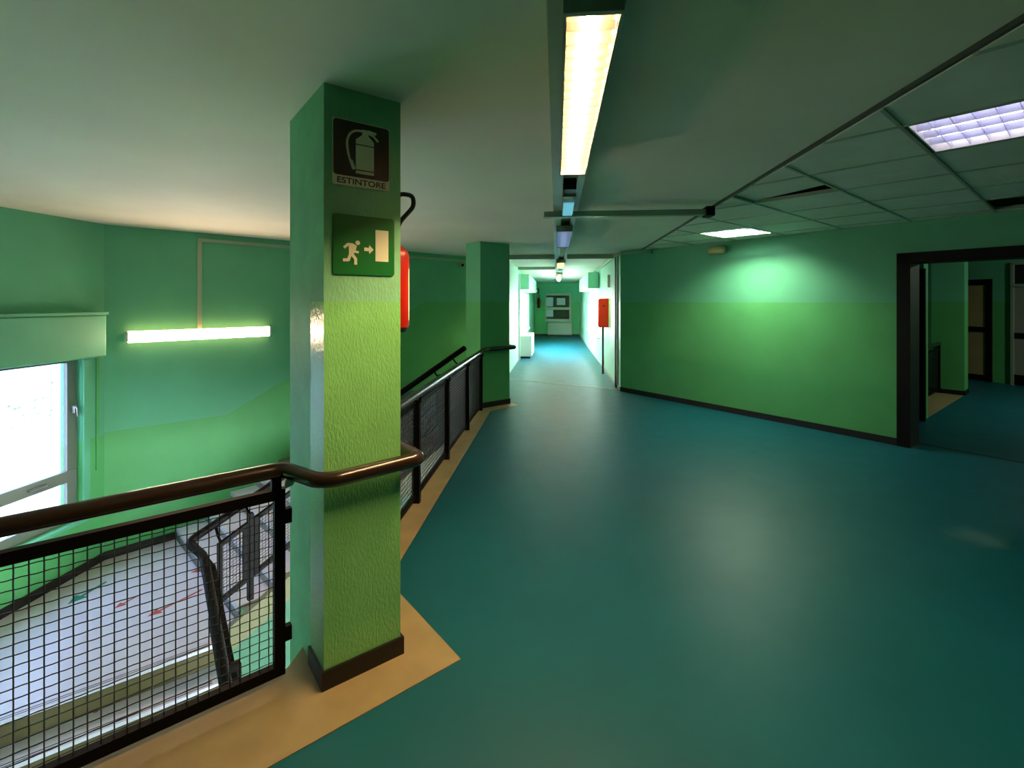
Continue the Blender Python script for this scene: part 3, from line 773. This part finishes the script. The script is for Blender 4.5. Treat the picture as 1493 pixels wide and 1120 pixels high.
mb = MB(); mb.box((-1.098, 14.5, .06), (-.72, 15.9, .69)); link('cabinet', mb, FANW, t, bevel=.025)
mb = MB(); mb.box((-1.06, 14.56, 0), (-.78, 15.84, .06)); link('plinth', mb, SKIRT, t)
mb = MB()
for k in range(10): mb.box((-1.02, 14.62+.12*k, .689), (-.80, 14.70+.12*k, .697))
link('grille', mb, TRUNK, t)
mb = MB(); mb.box((-1.05, 14.488, .14), (-.79, 14.501, .60)); link('side_panel', mb, FANW, t)
# extinguisher and sign at the corridor end
t = thing('fire_extinguisher', 'small dark red fire extinguisher on the wall at the corridor end', 'fire extinguisher', (-.87, 24.4, 1.38))
mb = MB(); mb.lathe((-.87, 24.4, 1.39), (0, 0, 1), [(0, .075), (.38, .075), (.43, .04), (.45, .02)], 18); link('cylinder', mb, mat('dark_red_enamel', '#7a1c12', .3), t)
mb = MB(); mb.lathe((-.87, 24.4, 1.84), (0, 0, 1), [(0, .02), (.06, .02)], 12); link('valve', mb, BLACK, t)
mb = MB(); mb.tube(fillet([(-.87, 24.4, 1.9), (-.80, 24.4, 2.02), (-.87, 24.4, 2.08), (-.95, 24.4, 1.98), (-.96, 24.4, 1.6)], .06, 5), .013, 8); link('hose', mb, RUBBER, t)
mb = MB(); mb.box((-.89, 24.44, 1.7), (-.85, 24.5, 1.74)); link('hanging_bracket', mb, BLACK, t)
t = thing('fire_extinguisher_sign', 'small dark red sign above the extinguisher at the corridor end', 'sign', (-.96, 24.49, 2.13))
mb = MB(); mb.box((-1.06, 24.488, 2.12), (-.86, 24.4995, 2.37)); link('plate', mb, SIGNBR, t)
mb = MB(); mb.box((-.99, 24.484, 2.17), (-.93, 24.4878, 2.32)); link('extinguisher_symbol', mb, SIGNWH, t)
# red hose cabinet on its post
t = thing('fire_hose_cabinet', 'red fire hose cabinet on a thin post at the right corridor wall', 'cabinet', (1.10, 11.65, 0))
mb = MB(); mb.box((.985, 11.5, 1.10), (1.209, 12.15, 1.775)); link('cabinet_body', mb, REDBOX, t, bevel=.008)
mb = MB(); mb.box((.975, 11.53, 1.13), (.9845, 12.12, 1.745)); link('door', mb, mat('pink_red_enamel', '#d4736a', .35), t)
mb = MB()
z, x = 1.60, 1.12
mb.prism([(x-.05, 11.4990, z+.012), (x, 11.4990, z+.035), (x-.015, 11.4990, z+.008), (x+.055, 11.4990, z), (x-.015, 11.4990, z-.008), (x-.02, 11.4990, z-.04), (x-.03, 11.4990, z-.006)], (0, -.002, 0))
link('mark', mb, RUBBER, t)
mb = MB(); mb.tube([(1.095, 11.62, 0), (1.095, 11.62, 1.10)], .024, 12); link('post', mb, DARKTRIM, t)

# conduits near the corridor corner
mb = MB(); mb.obox(K - N*.03 + D*.0 + ZU*2.585, D*.62, N*.028, ZU*.04); mb.box((1.16, 9.45, 2.585), (1.19, 13.3, 2.635)); mb.box((1.155, 9.5, .1), (1.195, 9.545, 2.585))
tag(link('cable_conduit', mb, CREAM), 'pale conduit running around the corridor corner under the ceiling and down the wall', 'conduit')
t = thing('junction_box', 'small round junction box on the green wall beside the corridor corner', 'junction box', K + D*.68 + ZU*2.57)
mb = MB(); mb.obox(K - N*.06 + D*.62 + ZU*2.55, D*.12, N*.059, ZU*.10); link('box', mb, CREAM, t)
mb = MB(); mb.lathe(K - N*.06 + D*.68 + ZU*2.60, -N, [(0, .045), (.02, .045), (.03, .03)], 16); link('cover', mb, WALL_UP, t)
mb = MB(); mb.box((1.14, 11.0, 2.02), (1.20, 11.03, 2.3)); tag(link('cable_conduit', mb, WHITEM), 'short white conduit on the corridor wall above the red cabinet', 'conduit')

# siren on the right wall
SD = K + D*2.03
t = thing('wall_siren', 'beige cylindrical siren on the right wall just under the tiled ceiling', 'siren', SD + ZU*2.46 - N*.1)
mb = MB(); mb.lathe(SD - D*.11 - N*.10 + ZU*2.495, D, [(0, .050), (.006, .062), (.20, .060), (.235, .05), (.25, .025)], 24); link('body', mb, SIREN, t)
mb = MB(); mb.lathe(SD - D*.1095 - N*.10 + ZU*2.495, -D, [(0, .05), (.004, .046)], 24); link('grille', mb, mat('dark_grille', '#3a3420', .6), t)
mb = MB(); mb.obox(SD - D*.03 - N*.06 + ZU*2.48, D*.06, N*.059, ZU*.03); link('bracket', mb, SIREN, t)

# ------------------------------------------------------------------ ceiling trunking and luminaires
mb = MB(); mb.box((-.03, .6, 2.60), (.055, 23.2, CEILZ-.0005))
tag(link('ceiling_trunking', mb, TRUNK, bevel=.004), 'long grey cable trunking along the ceiling beside the row of lights', 'trunking')
mb = MB(); mb.box((.16, .9, 2.625), (.215, 23.0, CEILZ-.0005)); tag(link('mounting_rail', mb, TRUNK), 'narrow ceiling rail carrying the row of lights', 'rail')
t = thing('ceiling_trunking', 'cross trunking on the ceiling with a dark end box at the tiled ceiling edge', 'trunking', (.7, 4.95, 2.58))
mb = MB(); mb.box((-.12, 4.86, 2.545), (1.48, 4.94, 2.598)); link('channel', mb, TRUNK, t)
mb = MB(); mb.box((1.44, 4.83, 2.53), (1.519, 4.97, 2.62)); link('end_box', mb, BLACK, t)
mb = MB(); mb.box((-.13, 4.85, 2.54), (.20, 4.95, 2.5445)); link('cover_plate', mb, CREAM, t)
mb = MB(); mb.box((-1.05, 9.95, 2.57), (-.031, 10.05, 2.6599)); mb.box((.216, 9.95, 2.57), (1.15, 10.05, 2.6599)); tag(link('ceiling_trunking', mb, TRUNK), 'cross trunking on the ceiling at the corridor entrance', 'trunking')
mb = MB(); mb.box((-1.05, 13.4, 2.58), (-.031, 13.46, 2.6599)); tag(link('ceiling_trunking', mb, TRUNK), 'short trunking deeper in the corridor from left wall to the ceiling line', 'trunking')

def luminaire(x0, x1, y0, y1, zb, zt, lit, label, group=None, name='ceiling_light', fins=None, tubeh=.055):
    t = thing(name, label, 'ceiling light', ((x0+x1)/2, (y0+y1)/2, zb), group)
    th = .008
    mb = MB()
    mb.box((x0, y0, zb), (x0+th, y1, zt)); mb.box((x1-th, y0, zb), (x1, y1, zt))
    mb.box((x0+th, y0, zb), (x1-th, y0+.02, zt)); mb.box((x0+th, y1-.02, zb), (x1-th, y1, zt)); mb.box((x0+th, y0+.02, zt-.008), (x1-th, y1-.02, zt))
    link('housing', mb, HOUSE, t)
    mb = MB(); ins = .003
    mb.box((x0+th+.001, y0+.022, zb+.006), (x0+th+.003, y1-.022, zt-.012)); mb.box((x1-th-.003, y0+.022, zb+.006), (x1-th-.001, y1-.022, zt-.012))
    mb.box((x0+th+.003, y0+.022, zt-.012), (x1-th-.003, y1-.022, zt-.0095))
    link('reflector', mb, REFL if lit else ALUB, t)
    n = fins or max(3, int((y1-y0)/.085))
    for k in range(1, n):
        y = y0+.02 + (y1-y0-.04)*k/n
        mb = MB(); mb.box((x0+th+.004, y-.0012, zb+.004), (x1-th-.004, y+.0012, zb+tubeh-.022)); link('louvre_fin', mb, FIN if lit else ALUB, t)
    xc = (x0+x1)/2
    mb = MB(); mb.tube([(xc, y0+.04, zb+tubeh), (xc, y1-.04, zb+tubeh)], .013, 12); link('tube', mb, TUBE_ON if lit else TUBE_GLOW, t)
    for y in (y0+.022, y1-.04):
        mb = MB(); mb.box((xc-.018, y, zb+tubeh-.015), (xc+.018, y+.018, zt-.013)); link('lamp_holder', mb, WHITEM, t)
    return t
luminaire(.02, .192, 1.40, 3.20, 2.525, 2.600, True, 'large lit louvred fluorescent light nearest the camera on the ceiling')
luminaire(.00, .195, 5.78, 7.55, 2.53, 2.600, False, 'unlit louvred light with an added bluish glow just beyond the cross trunking')
luminaire(.00, .19, 10.4, 12.1, 2.525, 2.600, True, 'small lit louvred light at the corridor entrance')
luminaire(.00, .19, 15.0, 16.7, 2.53, 2.600, True, 'lit louvred light deep in the corridor near the smoke detector')  # added fixture, switched on to brighten the end wall and floor
t = thing('ceiling_emergency_light', 'small emergency light with a blue lens between the two louvred lights', 'emergency light', (.08, 4.4, 2.54))
mb = MB(); mb.box((.056, 4.0, 2.555), (.159, 4.82, 2.6599)); link('housing', mb, HOUSE, t)
mb = MB(); mb.box((.062, 4.22, 2.542), (.153, 4.80, 2.5545)); link('lens', mb, BLUELENS, t)
mb = MB(); mb.box((.058, 3.80, 2.57), (.155, 3.999, 2.6599)); link('end_box', mb, SKIRT, t)
t = thing('ceiling_emergency_light', 'small white emergency light behind the lit corridor light', 'emergency light', (.08, 13.2, 2.5))
mb = MB(); mb.box((.056, 12.8, 2.52), (.159, 13.3, 2.6599)); link('housing', mb, WHITEM, t)
mb = MB(); mb.box((.062, 12.82, 2.50), (.153, 13.28, 2.5195)); link('lens', mb, BLUELENS, t)
t = thing('smoke_detector', 'round white smoke detector hanging deep in the corridor', 'smoke detector', (.09, 17.5, 2.5))
mb = MB(); mb.lathe((.09, 17.5, 2.6), (0, 0, -1), [(0, .09), (.05, .11)], 20); link('base', mb, WHITEM, t)
mb = MB(); mb.lathe((.09, 17.5, 2.55), (0, 0, -1), [(0, .10), (.06, .09), (.11, .05), (.13, .02)], 20); link('dome', mb, WHITEM, t)

TUBE_DIM = emit('dim_lit_tube', '#ecebff', 5)
ALUT = mat('lavender_louvre', '#cfd0ee', .35, metal=.2, var=0)
REFB = mat('beige_reflector', '#e2d4c0', .4, var=0)
def troffer(iu, iv, lit, label):
    u0, v0 = US+UPIT*iu+.02, VS+VPIT*iv+.02; wu, wv = UPIT-.04, VPIT-.04
    o = P(uv(u0, v0), TILEZ); vd = V((A45, -A45, 0))
    t = thing('ceiling_light', label, 'ceiling light', o + E1*wu/2 + vd*wv/2)
    mb = MB(); th = .008
    mb.obox(o, E1*wu, vd*th, ZU*.09); mb.obox(o+vd*(wv-th), E1*wu, vd*th, ZU*.09)
    mb.obox(o+vd*th, E1*th, vd*(wv-2*th), ZU*.09); mb.obox(o+vd*th+E1*(wu-th), E1*th, vd*(wv-2*th), ZU*.09)
    mb.obox(o+ZU*.09, E1*wu, vd*wv, ZU*.006); link('housing', mb, WHITEM, t)
    m = LOUVG if lit else ALUT
    mb = MB(); mb.obox(o+vd*.012+E1*.012+ZU*.083, E1*(wu-.024), vd*(wv-.024), ZU*.004); link('reflector', mb, LOUVG if lit else REFB, t)
    for k in range(1, 4):
        mb = MB(); e = wu*k/4
        mb.prism([o+E1*(e-.010)+vd*.01+ZU*.045, o+E1*(e+.010)+vd*.01+ZU*.045, o+E1*e+vd*.01+ZU*.006], vd*(wv-.02)); link('louvre_blade', mb, m, t)
    for k in range(1, 8):
        mb = MB(); mb.obox(o+vd*(wv*k/8-.001)+E1*.01+ZU*.006, vd*.002, E1*(wu-.02), ZU*.040); link('louvre_fin', mb, m, t)
    for k in range(4):
        e = wu*(k+.5)/4
        mb = MB(); mb.tube([o+E1*e+vd*.03+ZU*.064, o+E1*e+vd*(wv-.03)+ZU*.064], .013, 10); link('tube', mb, TUBE_COOL if lit else TUBE_DIM, t)
    return t
troffer(-1, 0, False, 'dimly lit square louvred ceiling light at the right edge of the tiled ceiling')
troffer(3, -4, True, 'lit square louvred ceiling light in the tiled ceiling near the siren')

# ------------------------------------------------------------------ outdoors
t = thing('building', 'pale lilac rendered building outside the landing window', 'building', (-16, 16, -3.45))
mb = MB(); mb.box((-18, 13.2, -3.45), (-14, 22, 6)); link('wall', mb, FACADE, t)
mb = MB(); mb.box((-18.2, 13.0, 6), (-13.8, 22.2, 6.3)); link('roof', mb, FACADE, t)
t = thing('tree', 'leafy pale green tree outside the landing window', 'tree', (-14, 8.6, -3.45))
mb = MB(); mb.tube([(-14, 8.6, -3.45), (-14.1, 8.7, -1), (-13.9, 8.6, 2)], [.16, .12, .06], 10); link('trunk', mb, BARK, t)
mb = MB(); rr = random.Random(11)
for c in range(46):
    cx, cy, cz = -14+rr.gauss(0, 1.1), 8.6+rr.gauss(0, 1.7), .3+rr.gauss(0, 1.3)
    for k in range(26):
        p = V((cx+rr.gauss(0, .28), cy+rr.gauss(0, .28), cz+rr.gauss(0, .2)))
        a = V((rr.gauss(0, 1), rr.gauss(0, 1), rr.gauss(0, .6))).normalized()*.06; b = a.cross(V((rr.random(), rr.random(), 1))).normalized()*.028
        mb.add([p-a, p+b, p+a, p-b], [(0, 1, 2, 3)])
link('foliage', mb, LEAF, t)

# ------------------------------------------------------------------ light and view
w = bpy.data.worlds.new('sky'); S.world = w; w.use_nodes = True
bg = w.node_tree.nodes['Background']; bg.inputs[0].default_value = (.80, .90, 1, 1); bg.inputs[1].default_value = 33.0
S.view_settings.view_transform = 'Standard'; S.view_settings.look = 'None'; S.view_settings.exposure = 0.5; S.view_settings.gamma = 1
S.view_settings.use_curve_mapping = False
S.cycles.use_denoising = True
S.cycles.max_bounces = 12; S.cycles.diffuse_bounces = 8; S.cycles.transparent_max_bounces = 12
S.cycles.sample_clamp_indirect = 8
